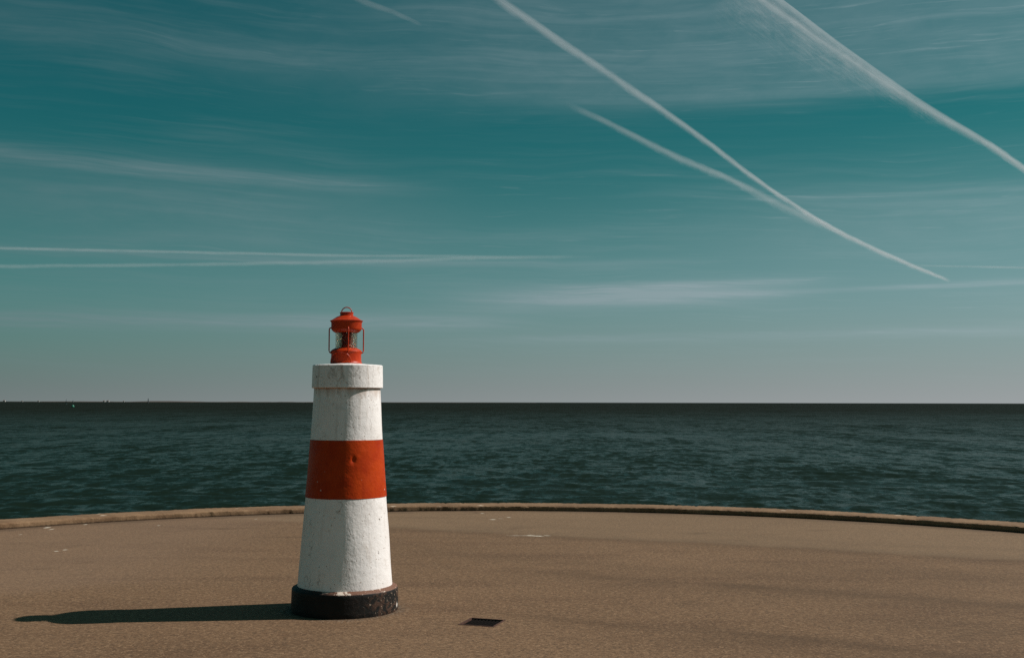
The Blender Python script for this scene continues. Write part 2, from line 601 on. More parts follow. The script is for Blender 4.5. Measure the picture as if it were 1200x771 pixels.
def mat_lantern(name='red_lantern_enamel', dark=False):
    m, t = material(name)
    p = t.n('ShaderNodeTexCoord').outputs['Object']
    n = t.noise(p, 26.0, 4.0, 0.6)
    a, b = ((0.30, 0.020, 0.006), (0.36, 0.03, 0.010)) if dark else ((0.38, 0.026, 0.003), (0.47, 0.042, 0.005))
    base = t.mix(t.step(n, 0.35, 0.7), a, b)
    v = t.noise(p, 60.0, 3.0, 0.7)
    base = t.mix(t.mul(t.step(v, 0.64, 0.74), 0.7), base, (0.09, 0.03, 0.015))
    principled(t, base, 0.36, 0.3, t.bump(n, 0.25, 0.004))
    return m


def mat_plain(name, col, rough=0.6, metal=0.0, var=0.25, scale=8.0):
    m, t = material(name)
    p = t.n('ShaderNodeTexCoord').outputs['Object']
    n = t.noise(p, scale, 4.0, 0.6)
    c2 = tuple(c * (1 - var) for c in col)
    principled(t, t.mix(t.step(n, 0.3, 0.7), col, c2), rough, 0.05 if rough > 0.9 else 0.4, t.bump(n, 0.2, 0.01), metal)
    return m


def mat_glass():
    m, t = material('ribbed_lens_glass')
    p = t.n('ShaderNodeTexCoord').outputs['Object']
    n = t.noise(p, 30.0, 3.0, 0.6)
    nrm = t.bump(n, 0.02, 0.002)
    pr = principled(t, (0.97, 0.90, 0.74), 0.05, 0.5, nrm, 0.0, Transmission_Weight=1.0, IOR=1.5)
    out = next(nd for nd in t.t.nodes if nd.type == 'OUTPUT_MATERIAL')
    tr = t.n('ShaderNodeBsdfTransparent')
    tr.inputs[0].default_value = (0.97, 0.94, 0.87, 1)
    mx = t.n('ShaderNodeMixShader')
    t.put(mx.inputs[0], t.step(n, 0.3, 0.7, 0.30, 0.55))
    t.t.links.new(tr.outputs[0], mx.inputs[1])
    t.t.links.new(pr.outputs[0], mx.inputs[2])
    t.t.links.new(mx.outputs[0], out.inputs[0])
    return m


def mat_sea():
    """Wind-roughened sea: wave slopes come from the mesh near the quay and from slope noise farther out."""
    m, t = material('sea_water')
    p = t.n('ShaderNodeTexCoord').outputs['Object']
    x, y, z = t.xyz(p)
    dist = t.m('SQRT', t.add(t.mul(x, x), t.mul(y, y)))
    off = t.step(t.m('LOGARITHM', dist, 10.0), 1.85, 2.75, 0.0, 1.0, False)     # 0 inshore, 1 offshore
    wind = t.noise(t.mapping(p, (0.011, 0.05, 1)), 1.0, 4.0, 0.6, 0.4)      # gust patches and slicks
    slick = t.noise(t.mapping(p, (0.045, 0.30, 1), (5, 1, 0), (0, 0, R_(4))), 1.0, 5.0, 0.62, 0.7)

    def field(sx, sy, k, off_):
        return t.sub(t.noise(t.mapping(p, (sx, sy, 1), off_, (0, 0, R_(k))), 1.0, 5.0, 0.68, 1.1), 0.5)
    f1, f2, f3, f4 = field(1.7, 2.8, 8, (0, 0, 0)), field(1.5, 1.2, -11, (3, 1, 0)), field(1.05, 0.46, 9, (7, 2, 0)), field(0.42, 0.13, -8, (1, 9, 0))
    gx = field(1.1, 0.6, 20, (9, 4, 0))
    amt = t.mul(t.step(wind, 0.32, 0.60, 0.55, 1.1), t.step(slick, 0.58, 0.68, 1.0, 0.35))
    f0 = field(4.0, 6.0, 6, (2, 6, 0))
    f5 = field(0.10, 0.022, 5, (4, 3, 0))
    sy_ = t.add(t.add(t.add(t.mul(f0, 0.55), t.mul(f1, 0.70)), t.mul(f2, 0.80)), t.add(t.add(t.mul(f3, 0.95), t.mul(f4, 0.85)), t.mul(f5, 0.6)))
    sy_ = t.sub(t.mul(t.mul(sy_, amt), 1.25), t.mul(amt, 0.10))
    geo = t.n('ShaderNodeNewGeometry').outputs['Normal']
    ad = t.n('ShaderNodeVectorMath', operation='ADD')
    t.put(ad.inputs[0], geo)
    t.put(ad.inputs[1], t.vec(t.mul(gx, 0.35), sy_, 0.0))
    nm = t.n('ShaderNodeVectorMath', operation='NORMALIZE')
    t.put(nm.inputs[0], ad.outputs[0])
    nrm = nm.outputs[0]
    fr = t.n('ShaderNodeFresnel')
    fr.inputs['IOR'].default_value = 1.333
    t.put(fr.inputs['Normal'], nrm)
    body = t.n('ShaderNodeBsdfDiffuse')
    # greener by the quay, darkened to olive with distance for the dark horizon band
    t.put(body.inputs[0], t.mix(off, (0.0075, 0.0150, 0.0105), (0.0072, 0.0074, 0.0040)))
    gl = t.n('ShaderNodeBsdfGlossy')
    gl.inputs['Roughness'].default_value = 0.2
    t.put(gl.inputs['Normal'], nrm)
    mx = t.n('ShaderNodeMixShader')
    # wave faces hide one another at low angles, so rough water never mirrors fully
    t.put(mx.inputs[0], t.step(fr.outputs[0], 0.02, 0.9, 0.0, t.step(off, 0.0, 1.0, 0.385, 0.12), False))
    t.t.links.new(body.outputs[0], mx.inputs[1])
    t.t.links.new(gl.outputs[0], mx.inputs[2])
    o = t.n('ShaderNodeOutputMaterial')
    t.t.links.new(mx.outputs[0], o.inputs[0])
    return m


def mat_contrail():
    m, t = material('contrail_ice_cloud')
    at = t.n('ShaderNodeAttribute', attribute_name='cover')
    uv = t.n('ShaderNodeUVMap').outputs[0]
    u, v, _ = t.xyz(uv)
    pk = t.n('ShaderNodeAttribute', attribute_name='peak')
    puff = t.noise(t.vec(t.mul(u, 1.2), t.mul(v, 0.9), 0.0), 2.2, 6.0, 0.68, 0.7)        # uneven billows
    fib = t.noise(t.vec(t.add(t.mul(u, 1.0), t.mul(v, 1.3)), t.mul(v, 0.5), 2.0), 7.0, 5.0, 0.66, 0.5)   # slanting fibres
    lng = t.noise(t.vec(t.mul(u, 0.35), t.mul(v, 2.2), 5.0), 3.0, 4.0, 0.6, 0.3)         # strands along the trail
    f = t.add(at.outputs['Fac'], t.mul(t.sub(puff, 0.5), 0.9))
    f = t.add(f, t.mul(t.sub(fib, 0.5), 0.38))
    f = t.add(f, t.mul(t.sub(lng, 0.5), 0.7))
    body = t.mul(t.step(f, 0.02, 1.12), t.step(at.outputs['Fac'], 0.0, 0.25))
    alpha = t.m('MINIMUM', t.mul(body, t.mul(pk.outputs['Fac'], 0.88)), 0.9)
    dif = t.n('ShaderNodeBsdfDiffuse')
    dif.inputs[0].default_value = (0.90, 0.90, 0.92, 1)
    tra = t.n('ShaderNodeBsdfTranslucent')
    tra.inputs[0].default_value = (0.90, 0.90, 0.92, 1)
    mx = t.n('ShaderNodeMixShader')
    mx.inputs[0].default_value = 0.5
    t.t.links.new(dif.outputs[0], mx.inputs[1])
    t.t.links.new(tra.outputs[0], mx.inputs[2])
    clear = t.n('ShaderNodeBsdfTransparent')
    fin = t.n('ShaderNodeMixShader')
    t.put(fin.inputs[0], alpha)
    t.t.links.new(clear.outputs[0], fin.inputs[1])
    t.t.links.new(mx.outputs[0], fin.inputs[2])
    o = t.n('ShaderNodeOutputMaterial')
    t.t.links.new(fin.outputs[0], o.inputs[0])
    return m


# ------------------------------------------------------------------ where the tower stands
front = at_height(404, 725.5, 0.0)
DEPTH = front.y + 0.440
PX = DEPTH / FPX                                   # metres per photo pixel at the tower
AX = at_depth(404.2, 700, DEPTH).x


def zy(y, x=404.5):
    return at_depth(x, y, DEPTH).z


Z_PL = zy(686)
Z_BAND0, Z_BAND1 = zy(581.3), zy(514.6)
Z_CAP = zy(454.8)
Z_TOP = zy(428)

# ------------------------------------------------------------------ the quay
# inner foot of the kerb, read off the photograph as points on the ground
foot_px = [(0, 621.3), (100, 613.6), (200, 607.6), (300, 603.2), (340, 601.6), (480, 598.0), (560, 597.5), (700, 600.2),
           (800, 602.8), (900, 607.6), (1000, 612.0), (1100, 616.4), (1200, 621.8)]
fp = np.array([at_height(x, y, 0).xy for x, y in foot_px])
A_ = np.c_[2 * fp, np.ones(len(fp))]
sol, *_rest = np.linalg.lstsq(A_, (fp ** 2).sum(1), rcond=None)
QX, QY = sol[0], sol[1]
QR = math.sqrt(sol[2] + QX * QX + QY * QY)
print('quay circle', QX, QY, QR, 'residuals', np.round(np.hypot(fp[:, 0] - QX, fp[:, 1] - QY) - QR, 2))
BACK = -70.0


def quay_line(r, n=260):
    """The rounded quay head (a half circle) with its straight sides running back to the land."""
    pts = [(QX + r, BACK), (QX + r, BACK * 0.45), (QX + r, BACK * 0.12)]
    pts += [(QX + r * math.cos(PI * i / n), QY + r * math.sin(PI * i / n)) for i in range(n + 1)]
    pts += [(QX - r, BACK * 0.12), (QX - r, BACK * 0.45), (QX - r, BACK)]
    return pts


asphalt = mat_asphalt()
# drain position: four corners of the opening on the ground
dc = [at_height(531.5, 731.2, 0), at_height(555, 724.0, 0), at_height(597.5, 726.4, 0), at_height(575.5, 734.6, 0)]
DC = sum((Vector(c) for c in dc), Vector()) / 4
DROT = math.atan2((dc[2] - dc[1] + dc[3] - dc[0]).y, (dc[2] - dc[1] + dc[3] - dc[0]).x)
DS = 0.30


def drain_pt(u, v, z=0.0):
    c, s = math.cos(DROT), math.sin(DROT)
    return Vector((DC.x + u * c - v * s, DC.y + u * s + v * c, z))


bm = bmesh.new()
outer = [bm.verts.new((x, y, 0)) for x, y in quay_line(QR + 0.02)]
hole = [bm.verts.new(drain_pt(sx * DS / 2, sy * DS / 2)) for sx, sy in ((-1, -1), (1, -1), (1, 1), (-1, 1))]
es = []
for loop in (outer, hole):
    for i in range(len(loop)):
        es.append(bm.edges.new((loop[i], loop[(i + 1) % len(loop)])))
bmesh.ops.triangle_fill(bm, use_beauty=True, use_dissolve=False, edges=es)
bmesh.ops.recalc_face_normals(bm, faces=bm.faces)
for f in bm.faces:
    if f.normal.z < 0:
        f.normal_flip()
me = bpy.data.meshes.new('ground')
bm.to_mesh(me)
bm.free()
structure(link('ground', me, asphalt))

# kerb with worn arrises, and the quay wall under it
KW, KH = 0.62, 0.080
prof = [(0.0, -0.06), (0.0, 0.055), (0.006, 0.070), (0.022, KH), (0.20, KH + 0.004), (0.42, KH + 0.004), (KW - 0.05, KH - 0.002),
        (KW - 0.015, KH - 0.016), (KW, KH - 0.05), (KW, -0.5), (KW + 0.02, -1.2), (KW + 0.02, -3.5)]
line = []
n = 900
for i in range(n + 1):
    a = PI * i / n
    line.append((QX + QR * math.cos(a), QY + QR * math.sin(a), math.cos(a), math.sin(a)))
line = [(QX + QR, BACK, 1, 0), (QX + QR, -20, 1, 0), (QX + QR, 0, 1, 0)] + line + \
       [(QX - QR, 0, -1, 0), (QX - QR, -20, -1, 0), (QX - QR, BACK, -1, 0)]
verts, faces = [], []
sm = np.convolve(rng.normal(0, 1, (len(line) + 40)), np.ones(14) / 14 ** 0.5, 'same')[20:-20]
for i, (x, y, nx, ny) in enumerate(line):
    for k, (o, z) in enumerate(prof):
        j = 0.0
        jz = 0.0
        if 1 <= k <= 9:
            jz = 0.0022 * sm[i] + rng.normal(0, 0.0016)
            j = rng.normal(0, 0.0025) + 0.003 * sm[(i * 3 + 17) % len(sm)]
        if k in (2, 3, 6, 7) and rng.random() < 0.03:
            jz -= rng.uniform(0.006, 0.016)
        verts.append((x + nx * (o + j), y + ny * (o + j), z + jz))
m_ = len(prof)
for i in range(len(line) - 1):
    for k in range(m_ - 1):
        faces.append((i * m_ + k, i * m_ + k + 1, (i + 1) * m_ + k + 1, (i + 1) * m_ + k))
me = mesh_from('kerb', verts, faces)
fix_normals(me)
structure(link('kerb', me, mat_kerb(), None, 40))

# ------------------------------------------------------------------ drain grate
iron = mat_plain('black_cast_iron', (0.011, 0.009, 0.008), 0.95, 0.0, 0.6, 30.0)
rust = mat_plain('rusty_iron_edge', (0.085, 0.034, 0.020), 0.8, 0.0, 0.5, 24.0)
dark = mat_plain('drain_pit_concrete', (0.03, 0.026, 0.022), 0.95)
dr = empty('drain_grate', drain_pt(0, 0), 'square black iron drain grate with rusty frame set into the asphalt', 'drain grate', None, DROT)
hs = DS / 2
fv = []
for r_, z_ in ((hs - 0.001, -0.03), (hs - 0.001, 0.004), (hs - 0.014, 0.004), (hs - 0.014, -0.03)):
    fv += [(-r_, -r_, z_), (r_, -r_, z_), (r_, r_, z_), (-r_, r_, z_)]
ff = [(a * 4 + i, a * 4 + (i + 1) % 4, ((a + 1) % 4) * 4 + (i + 1) % 4, ((a + 1) % 4) * 4 + i) for a in range(4) for i in range(4)]
me = mesh_from('frame', fv, ff)
fix_normals(me)
link('frame', me, rust, dr)
pv = [(-hs, -hs, -0.031), (hs, -hs, -0.031), (hs, hs, -0.031), (-hs, hs, -0.031),
      (-hs, -hs, -0.5), (hs, -hs, -0.5), (hs, hs, -0.5), (-hs, hs, -0.5)]
me = mesh_from('pit', pv, [(0, 1, 5, 4), (1, 2, 6, 5), (2, 3, 7, 6), (3, 0, 4, 7), (4, 5, 6, 7)])
link('pit', me, dark, dr)
bar = box_mesh('bar', 0.014, DS - 0.032, 0.022, 0.002)
bar.materials.append(iron)
nb = 9
for i in range(nb):
    o = bpy.data.objects.new('bar', bar)
    COL.objects.link(o)
    o.parent = dr
    o.location = ((i - (nb - 1) / 2) * (DS - 0.034) / nb, 0, -0.016)
cb = box_mesh('cross_bar', DS - 0.032, 0.012, 0.012, 0.002)
link('cross_bar', cb, iron, dr).location = (0, 0, -0.034)

# ------------------------------------------------------------------ the small lighthouse
lh = empty('lighthouse', (AX, DEPTH, 0), 'small white masonry lighthouse with one red band and black foot on the quay', 'lighthouse')


def wob(amp, seed):
    r = random.Random(seed)
    ph = [(r.uniform(0, 6.28), r.uniform(0, 6.28), r.randint(1, 7), r.uniform(2, 16), r.uniform(0.3, 1)) for _ in range(16)]

    def f(rr, z, a):
        d = sum(w_ * math.sin(k * a + p1) * math.sin(fz * z + p2) for p1, p2, k, fz, w_ in ph) / 4
        return rr + amp * d, z
    return f


def rows(pts, step):
    """Subdivide a profile so that the surface can carry unevenness."""
    out = []
    for (r0, z0), (r1, z1) in zip(pts[:-1], pts[1:]):
        k = max(1, int(math.hypot(r1 - r0, z1 - z0) / step))
        out += [(r0 + (r1 - r0) * i / k, z0 + (z1 - z0) * i / k) for i in range(k)]
    return out + [pts[-1]]


R_PL, R_B, R_0, R_1, R_C = 61.0 * PX, 54.2 * PX, 46.5 * PX, 41.6 * PX, 38.2 * PX
R_CAP = 40.9 * PX
wp = wob(0.004, 3)


def plinth_fn(r, z, a):
    rr, zz = wp(r, z, a)
    if z < 0.02:
        return rr + 0.004 * math.sin(9 * a) * math.sin(4 * a + 1), z
    return rr, zz


lathe('plinth', rows([(R_PL - 0.01, -0.03), (R_PL + 0.001, 0.02), (R_PL - 0.002, Z_PL - 0.012)], 0.02)
      + [(R_PL - 0.006, Z_PL - 0.004), (R_PL - 0.016, Z_PL + 0.001)] + rows([(R_PL - 0.03, Z_PL + 0.006), (R_B - 0.01, Z_PL + 0.018)], 0.01)
      + [(0.0, Z_PL + 0.018)], 180, mat_plinth(), lh, 40, fn=plinth_fn)
white = mat_shaft()
lathe('lower_shaft', rows([(R_B, Z_PL + 0.014), (R_0, Z_BAND0)], 0.03) + [(0, Z_BAND0)], 180, white, lh, 40, fn=wob(0.004, 5))
DENT_A = -PI / 2 + 0.315
DENT_Z = zy(537)
wb = wob(0.0035, 8)


def band_fn(r, z, a):
    rr, zz = wb(r, z, a)
    da = (a - 2 * PI - DENT_A) if a > PI else a - DENT_A
    d = ((da * R_1) / 0.017) ** 2 + ((z - DENT_Z) / 0.026) ** 2
    e = ((da * R_1 + 0.018) / 0.012) ** 2 + ((z - DENT_Z - 0.012) / 0.02) ** 2
    return rr - 0.011 * math.exp(-d) + 0.003 * math.exp(-e), zz


lathe('red_band', [(0, Z_BAND0 + 0.0005), (R_0 - 0.006, Z_BAND0 + 0.0005)] + rows([(R_0 + 0.0025, Z_BAND0 + 0.003), (R_1 + 0.0025, Z_BAND1 - 0.003)], 0.007)
      + [(R_1 - 0.006, Z_BAND1 - 0.0005), (0, Z_BAND1 - 0.0005)], 300, mat_red_band(), lh, 40, fn=band_fn)
upper = mat_upper()
lathe('upper_shaft', [(0, Z_BAND1)] + rows([(R_1, Z_BAND1), (R_C, Z_CAP)], 0.02) + [(0, Z_CAP)], 180, upper, lh, 40, fn=wob(0.004, 6))
capm, _t = mat_white('grimy_white_cap_paint', 1.8)
lathe('cap', [(0, Z_CAP - 0.001), (R_CAP - 0.004, Z_CAP - 0.001)] + rows([(R_CAP + 0.002, Z_CAP + 0.004), (R_CAP - 0.001, Z_TOP - 0.006)], 0.02)
      + [(R_CAP - 0.008, Z_TOP)] + rows([(R_CAP - 0.03, Z_TOP + 0.002), (0.17, Z_TOP + 0.008), (0.13, Z_TOP + 0.014)], 0.02) + [(0, Z_TOP + 0.015)],
      180, capm, lh, 40, fn=wob(0.0035, 9))

# ------------------------------------------------------------------ the lantern on top
LX = at_depth(405.9, 400, DEPTH).x
LZ = Z_TOP + 0.0155
ln = empty('ship_lantern', (LX, DEPTH, LZ), 'round red ship lantern with ribbed glass standing on the white cap', 'lantern', None, R_(14.5))
red = mat_lantern()
redk = mat_lantern('dark_red_burner_paint', True)


def ly(zoomed):            # height inside the lantern from its close-up (9.636 close-up pixels per photo pixel)
    return (zy(350 + zoomed / 9.636, 406) - LZ)


def lr(zoomed):
    return zoomed / 9.636 * PX


lathe('base', [(0, 0.0), (lr(176), 0.0), (lr(178), 0.006), (lr(170), ly(712)), (lr(168), ly(630)), (lr(171), ly(612)),
               (lr(176), ly(604)), (lr(176), ly(596)), (lr(168), ly(586)), (lr(150), ly(572)), (lr(132), ly(564)), (lr(126), ly(560)), (0, ly(560))],
      72, red, ln, 32)
for k in range(3):
    a = k * 2 * PI / 3 - 2.2
    o = link('foot', box_mesh('foot', 0.03, 0.022, 0.012, 0.003, (0, 0, -0.003)), red, ln)
    o.location = (0.128 * math.cos(a), 0.128 * math.sin(a), 0.0)
    o.rotation_euler = (0, 0, a)
# ribbed lens: rings of prism round a hollow barrel
g0, g1 = ly(561), ly(376)
nr = 9
prof = []
for i in range(nr):
    a0 = g0 + (g1 - g0) * i / nr
    hh = (g1 - g0) / nr
    prof += [(lr(115), a0 + hh * 0.06), (lr(123), a0 + hh * 0.3), (lr(127), a0 + hh * 0.5), (lr(123), a0 + hh * 0.7), (lr(115), a0 + hh * 0.94)]
prof += [(lr(106), g1 - 0.001), (lr(106), g0 + 0.001)]
lathe('glass', prof, 64, mat_glass(), ln, 30, closed=True)
lathe('burner', [(0, g0 + 0.001), (lr(84), g0 + 0.001), (lr(84), g0 + 0.02), (lr(76), g0 + 0.03), (lr(76), g1 - 0.03), (lr(84), g1 - 0.02), (lr(84), g1 - 0.001), (0, g1 - 0.001)],
      40, redk, ln, 30)
lathe('hood', [(0, ly(384)), (lr(126), ly(384)), (lr(138), ly(380)), (lr(152), ly(370)), (lr(168), ly(350)), (lr(171), ly(342)), (lr(172), ly(276)),
               (lr(176), ly(264)), (lr(184), ly(256)), (lr(186), ly(251)), (lr(180), ly(249)), (lr(160), ly(240)), (lr(140), ly(226)), (lr(112), ly(208)),
               (lr(88), ly(198)), (lr(78), ly(194)), (0, ly(194))], 72, red, ln, 30)
lathe('vent_collar', [(0, ly(194.5)), (lr(74), ly(194.5)), (lr(74), ly(166)), (lr(78), ly(163)), (lr(78), ly(157)), (lr(72), ly(154)), (0, ly(152))],
      48, red, ln, 30)
# carrying ring, turned back to face the camera's side
ringpath = [(lr(58) * math.cos(a), 0, ly(158) + lr(60) * math.sin(a)) for a in [PI * i / 24 for i in range(25)]]
o = tube('ring_handle', ringpath, 0.0045, red, ln, 10)
o.rotation_euler = (0, 0, R_(-14.5))
# four guard bars
gb = []
r_in, r_out = lr(170), lr(193)
path = [(r_in, 0, ly(330)), (r_out - 0.012, 0, ly(333)), (r_out - 0.003, 0, ly(340)), (r_out, 0, ly(352)), (r_out, 0, ly(450)), (r_out, 0, ly(590)),
        (r_out - 0.003, 0, ly(604)), (r_out - 0.012, 0, ly(612)), (r_in - 0.004, 0, ly(618))]
gm = tube_mesh('guard_bar', path, 0.0055, 10)
for k in range(4):
    if k == 0:
        o = link('guard_bar', gm, red, ln, 50)
    else:
        o = bpy.data.objects.new('guard_bar', gm)
        COL.objects.link(o)
        o.parent = ln
    o.rotation_euler = (0, 0, k * PI / 2)
# wire bail dropped down against the base
bp = []
for i in range(25):
    a = PI * i / 24
    bx = -0.030 + 0.090 * math.cos(a)
    bz = 0.006 + 0.090 * math.sin(a)
    by = -math.sqrt(max(0.0, 0.134 ** 2 - bx * bx)) - 0.008
    bp.append((bx, by, bz))
o = tube('bail', bp, 0.005, red, ln, 10)
o.rotation_euler = (0, 0, R_(-14.5))

# ------------------------------------------------------------------ sea
SEA_Z = -1.5
HS = EYE - SEA_Z
rs = [10.0]
while rs[-1] < 420:
    r = rs[-1]
    rs.append(r + max(0.16, 0.62 * r * r / (HS * FPX)))
while rs[-1] < 200000:
    rs.append(rs[-1] * 1.35)
rs = np.array(rs)
th = np.concatenate([np.linspace(R_(-32), R_(32), 1050), np.linspace(R_(32), R_(328), 240)[1:-1]])
Rg, Tg = np.meshgrid(rs, th, indexing='ij')
X, Y = Rg * np.sin(Tg), Rg * np.cos(Tg)
Zs = np.zeros_like(X)
DX, DY = np.zeros_like(X), np.zeros_like(X)
dr_row = np.gradient(rs)[:, None]
dt = np.where(np.abs(((Tg + PI) % (2 * PI)) - PI) < R_(32.1), 0.00107, 0.0216)
gust = 0.75 + 0.35 * np.sin(X * 0.055 + 1.3 * np.sin(Y * 0.021 + 1)) * np.sin(Y * 0.047 + 0.9 * np.sin(X * 0.03))
for i in range(110):
    lam = 0.36 * (4.2 / 0.36) ** (rng.random() ** 1.1)
    ang = rng.normal(R_(86), R_(30))
    kx, ky = math.cos(ang) * 2 * PI / lam, math.sin(ang) * 2 * PI / lam
    amp = 0.0036 * lam ** 0.70 * rng.uniform(0.6, 1.3)
    att = np.clip((lam / np.maximum(dr_row * abs(math.sin(ang)), 0.05) - 2.2) / 3.0, 0, 1)
    att = att * np.clip((lam / (Rg * dt * abs(math.cos(ang)) + 1e-3) - 2.2) / 3.0, 0, 1)
    ph = kx * X + ky * Y + rng.uniform(0, 2 * PI)
    a_ = amp * att * (gust if lam < 4 else 1.0)
    Zs += a_ * np.cos(ph)
    DX -= 0.7 * a_ * math.cos(ang) * np.sin(ph)
    DY -= 0.7 * a_ * math.sin(ang) * np.sin(ph)
V = np.stack([X + DX, Y + DY, Zs], -1).reshape(-1, 3)
nr_, nt_ = X.shape
ii, jj = np.meshgrid(np.arange(nr_ - 1), np.arange(nt_), indexing='ij')
j2 = (jj + 1) % nt_
F = np.stack([ii * nt_ + jj, (ii + 1) * nt_ + jj, (ii + 1) * nt_ + j2, ii * nt_ + j2], -1).reshape(-1, 4)
me = bpy.data.meshes.new('sea')
me.vertices.add(len(V))
me.vertices.foreach_set('co', V.astype(np.float32).ravel())
me.loops.add(F.size)
me.loops.foreach_set('vertex_index', F.astype(np.int32).ravel())
me.polygons.add(len(F))
me.polygons.foreach_set('loop_start', np.arange(0, F.size, 4, dtype=np.int32))
me.polygons.foreach_set('use_smooth', np.ones(len(F), dtype=bool))
me.update(calc_edges=True)
print('sea faces', len(F), 'normal z', me.polygons[1000].normal.z)
if me.polygons[1000].normal.z < 0:
    me.flip_normals()
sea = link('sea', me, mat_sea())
sea.location = (0, 0, SEA_Z)
structure(sea)

# ------------------------------------------------------------------ far shore, boats and buoy
SH = 9000.0
shore_m = mat_plain('distant_shore_ground', (0.12, 0.10, 0.09), 0.95, 0.0, 0.4, 0.004)
sv, sf = [], []
xs = np.linspace(-4300, 200, 140)
hts = 4.0 + 2.0 * np.convolve(rng.normal(0, 1, 180), np.ones(9) / 3, 'same')[20:160]
for i, x in enumerate(xs):
    k = min(1.0, (200 - x) / 2300.0)
    h = max(0.6, (hts[i] if k > 0.7 else 5.0) * k)
    sv += [(x, SH, SEA_Z - 1), (x, SH + 15, SEA_Z + h), (x, SH + 500, SEA_Z + h * 1.15), (x, SH + 900, SEA_Z - 1)]
for i in range(len(xs) - 1):
    for k in range(3):
        sf.append((i * 4 + k, (i + 1) * 4 + k, (i + 1) * 4 + k + 1, i * 4 + k + 1))
me = mesh_from('distant_shore', sv, sf)
fix_normals(me)
structure(link('distant_shore', me, shore_m))

pale = mat_plain('pale_render', (0.62, 0.60, 0.56), 0.8)
roofm = mat_plain('brown_roof', (0.16, 0.08, 0.06), 0.8)


def house_mesh():
    wv_ = [(-1, -.6, 0), (1, -.6, 0), (1, .6, 0), (-1, .6, 0), (-1, -.6, 1), (1, -.6, 1), (1, .6, 1), (-1, .6, 1), (-1, 0, 1.35), (1, 0, 1.35)]
    wf = [(0, 1, 5, 4), (1, 2, 6, 9, 5), (2, 3, 7, 6), (3, 0, 4, 8, 7)]
    rv = [(-1.08, -.72, .95), (1.08, -.72, .95), (1.08, 0, 1.42), (-1.08, 0, 1.42), (1.08, .72, .95), (-1.08, .72, .95)]
    rf = [(0, 1, 2, 3), (3, 2, 4, 5)]
    return mesh_from('wall', wv_, wf), mesh_from('roof', rv, rf)


wm, rm = house_mesh()
wm.materials.append(pale)
rm.materials.append(roofm)
for px, sc_ in ((5, 9), (26, 6), (45, 6.5), (122, 8), (126.5, 9), (145, 6)):
    q = at_depth(px, 470, SH - 20)
    hst = empty('white_house', (q.x, SH - 20, SEA_Z + 0.5), 'tiny pale building on the far shore at the left horizon', 'house', 'pale buildings on the far shore')
    hst.scale = (sc_ * 0.95,) * 3
    for nm, me_ in (('wall', wm), ('roof', rm)):
        o = bpy.data.objects.new(nm, me_)
        COL.objects.link(o)
        o.parent = hst

darkm = mat_plain('dark_grey_steel', (0.03, 0.04, 0.045), 0.6)
greenm = mat_plain('green_buoy_paint', (0.012, 0.16, 0.095), 0.5)
whitem = mat_plain('white_hull_paint', (0.75, 0.74, 0.71), 0.4)
sailm = mat_plain('dark_sailcloth', (0.07, 0.085, 0.09), 0.8)

# green buoy about 850 m off
q = at_height(85.3, 477.0, SEA_Z)
by_ = empty('green_buoy', (q.x, q.y, SEA_Z), 'small green navigation buoy with a mast floating far out at left', 'buoy')
s_ = q.y / 850.0 * 0.72
lathe('float', [(0, -0.6), (1.3, -0.5), (1.6, 0.0), (1.6, 1.0), (1.3, 1.5), (0.8, 2.3), (0, 2.4)], 24, greenm, by_, 35).scale = (s_,) * 3
mv = tube('mast', [(0, 0, 2.3), (0, 0, 7.0)], 0.14, darkm, by_, 8)
mv.scale = (s_,) * 3
lathe('topmark', [(0, 5.4), (0.75, 5.4), (0.0, 7.6)], 16, darkm, by_, 30).scale = (s_,) * 3

# sailing boat near the horizon
q = at_height(77.5, 473.2, SEA_Z)
K = q.y / FPX                     # metres per photo pixel out there
sb = empty('sailing_boat', (q.x, q.y, SEA_Z), 'tiny white hulled sailing boat with dark sail on the left horizon', 'sailing boat')
hv, hf = [], []
for x, bw, d in ((-1, .16, .35), (-.5, .24, .42), (0, .27, .45), (.5, .2, .48), (1, .02, .6)):
    hv += [(x * 1.2 * K, -bw * K, d * K), (x * 1.1 * K, 0, -.15 * K), (x * 1.2 * K, bw * K, d * K)]
for i in range(4):
    a, b = i * 3, i * 3 + 3
    hf += [(a, b, b + 1, a + 1), (a + 1, b + 1, b + 2, a + 2), (a, a + 2, b + 2, b)]
hf += [(0, 1, 2)]
link('hull', mesh_from('hull', hv, hf), whitem, sb)
tube('mast', [(0.1 * K, 0, 0.3 * K), (0.1 * K, 0, 6.2 * K)], 0.05 * K, darkm, sb, 8)
link('mainsail', mesh_from('mainsail', [(0.06 * K, -.03 * K, .9 * K), (-1.0 * K, .12 * K, .9 * K), (-.45 * K, .14 * K, 3.0 * K), (0.06 * K, -.03 * K, 6.0 * K),
                                        (0.06 * K, .03 * K, .9 * K), (-1.0 * K, .16 * K, .9 * K), (-.45 * K, .19 * K, 3.0 * K), (0.06 * K, .03 * K, 6.0 * K)],
                           [(0, 1, 2, 3), (7, 6, 5, 4), (0, 4, 5, 1), (1, 5, 6, 2), (2, 6, 7, 3), (3, 7, 4, 0)]), sailm, sb)
# beacon tower further right
q = at_height(173.6, 472.4, SEA_Z)
K = q.y / FPX
bc = empty('beacon_tower', (q.x, q.y, SEA_Z), 'dark thin beacon standing alone on the horizon left of the lighthouse', 'beacon')
lathe('tower', [(0, -.5 * K), (.75 * K, -.5 * K), (.6 * K, 1.0 * K), (.42 * K, 4.2 * K), (0, 4.2 * K)], 16, darkm, bc, 30)
lathe('gallery', [(0, 4.15 * K), (.6 * K, 4.2 * K), (.6 * K, 4.5 * K), (.3 * K, 4.6 * K), (.3 * K, 5.5 * K), (0, 5.9 * K)], 16, darkm, bc, 30)

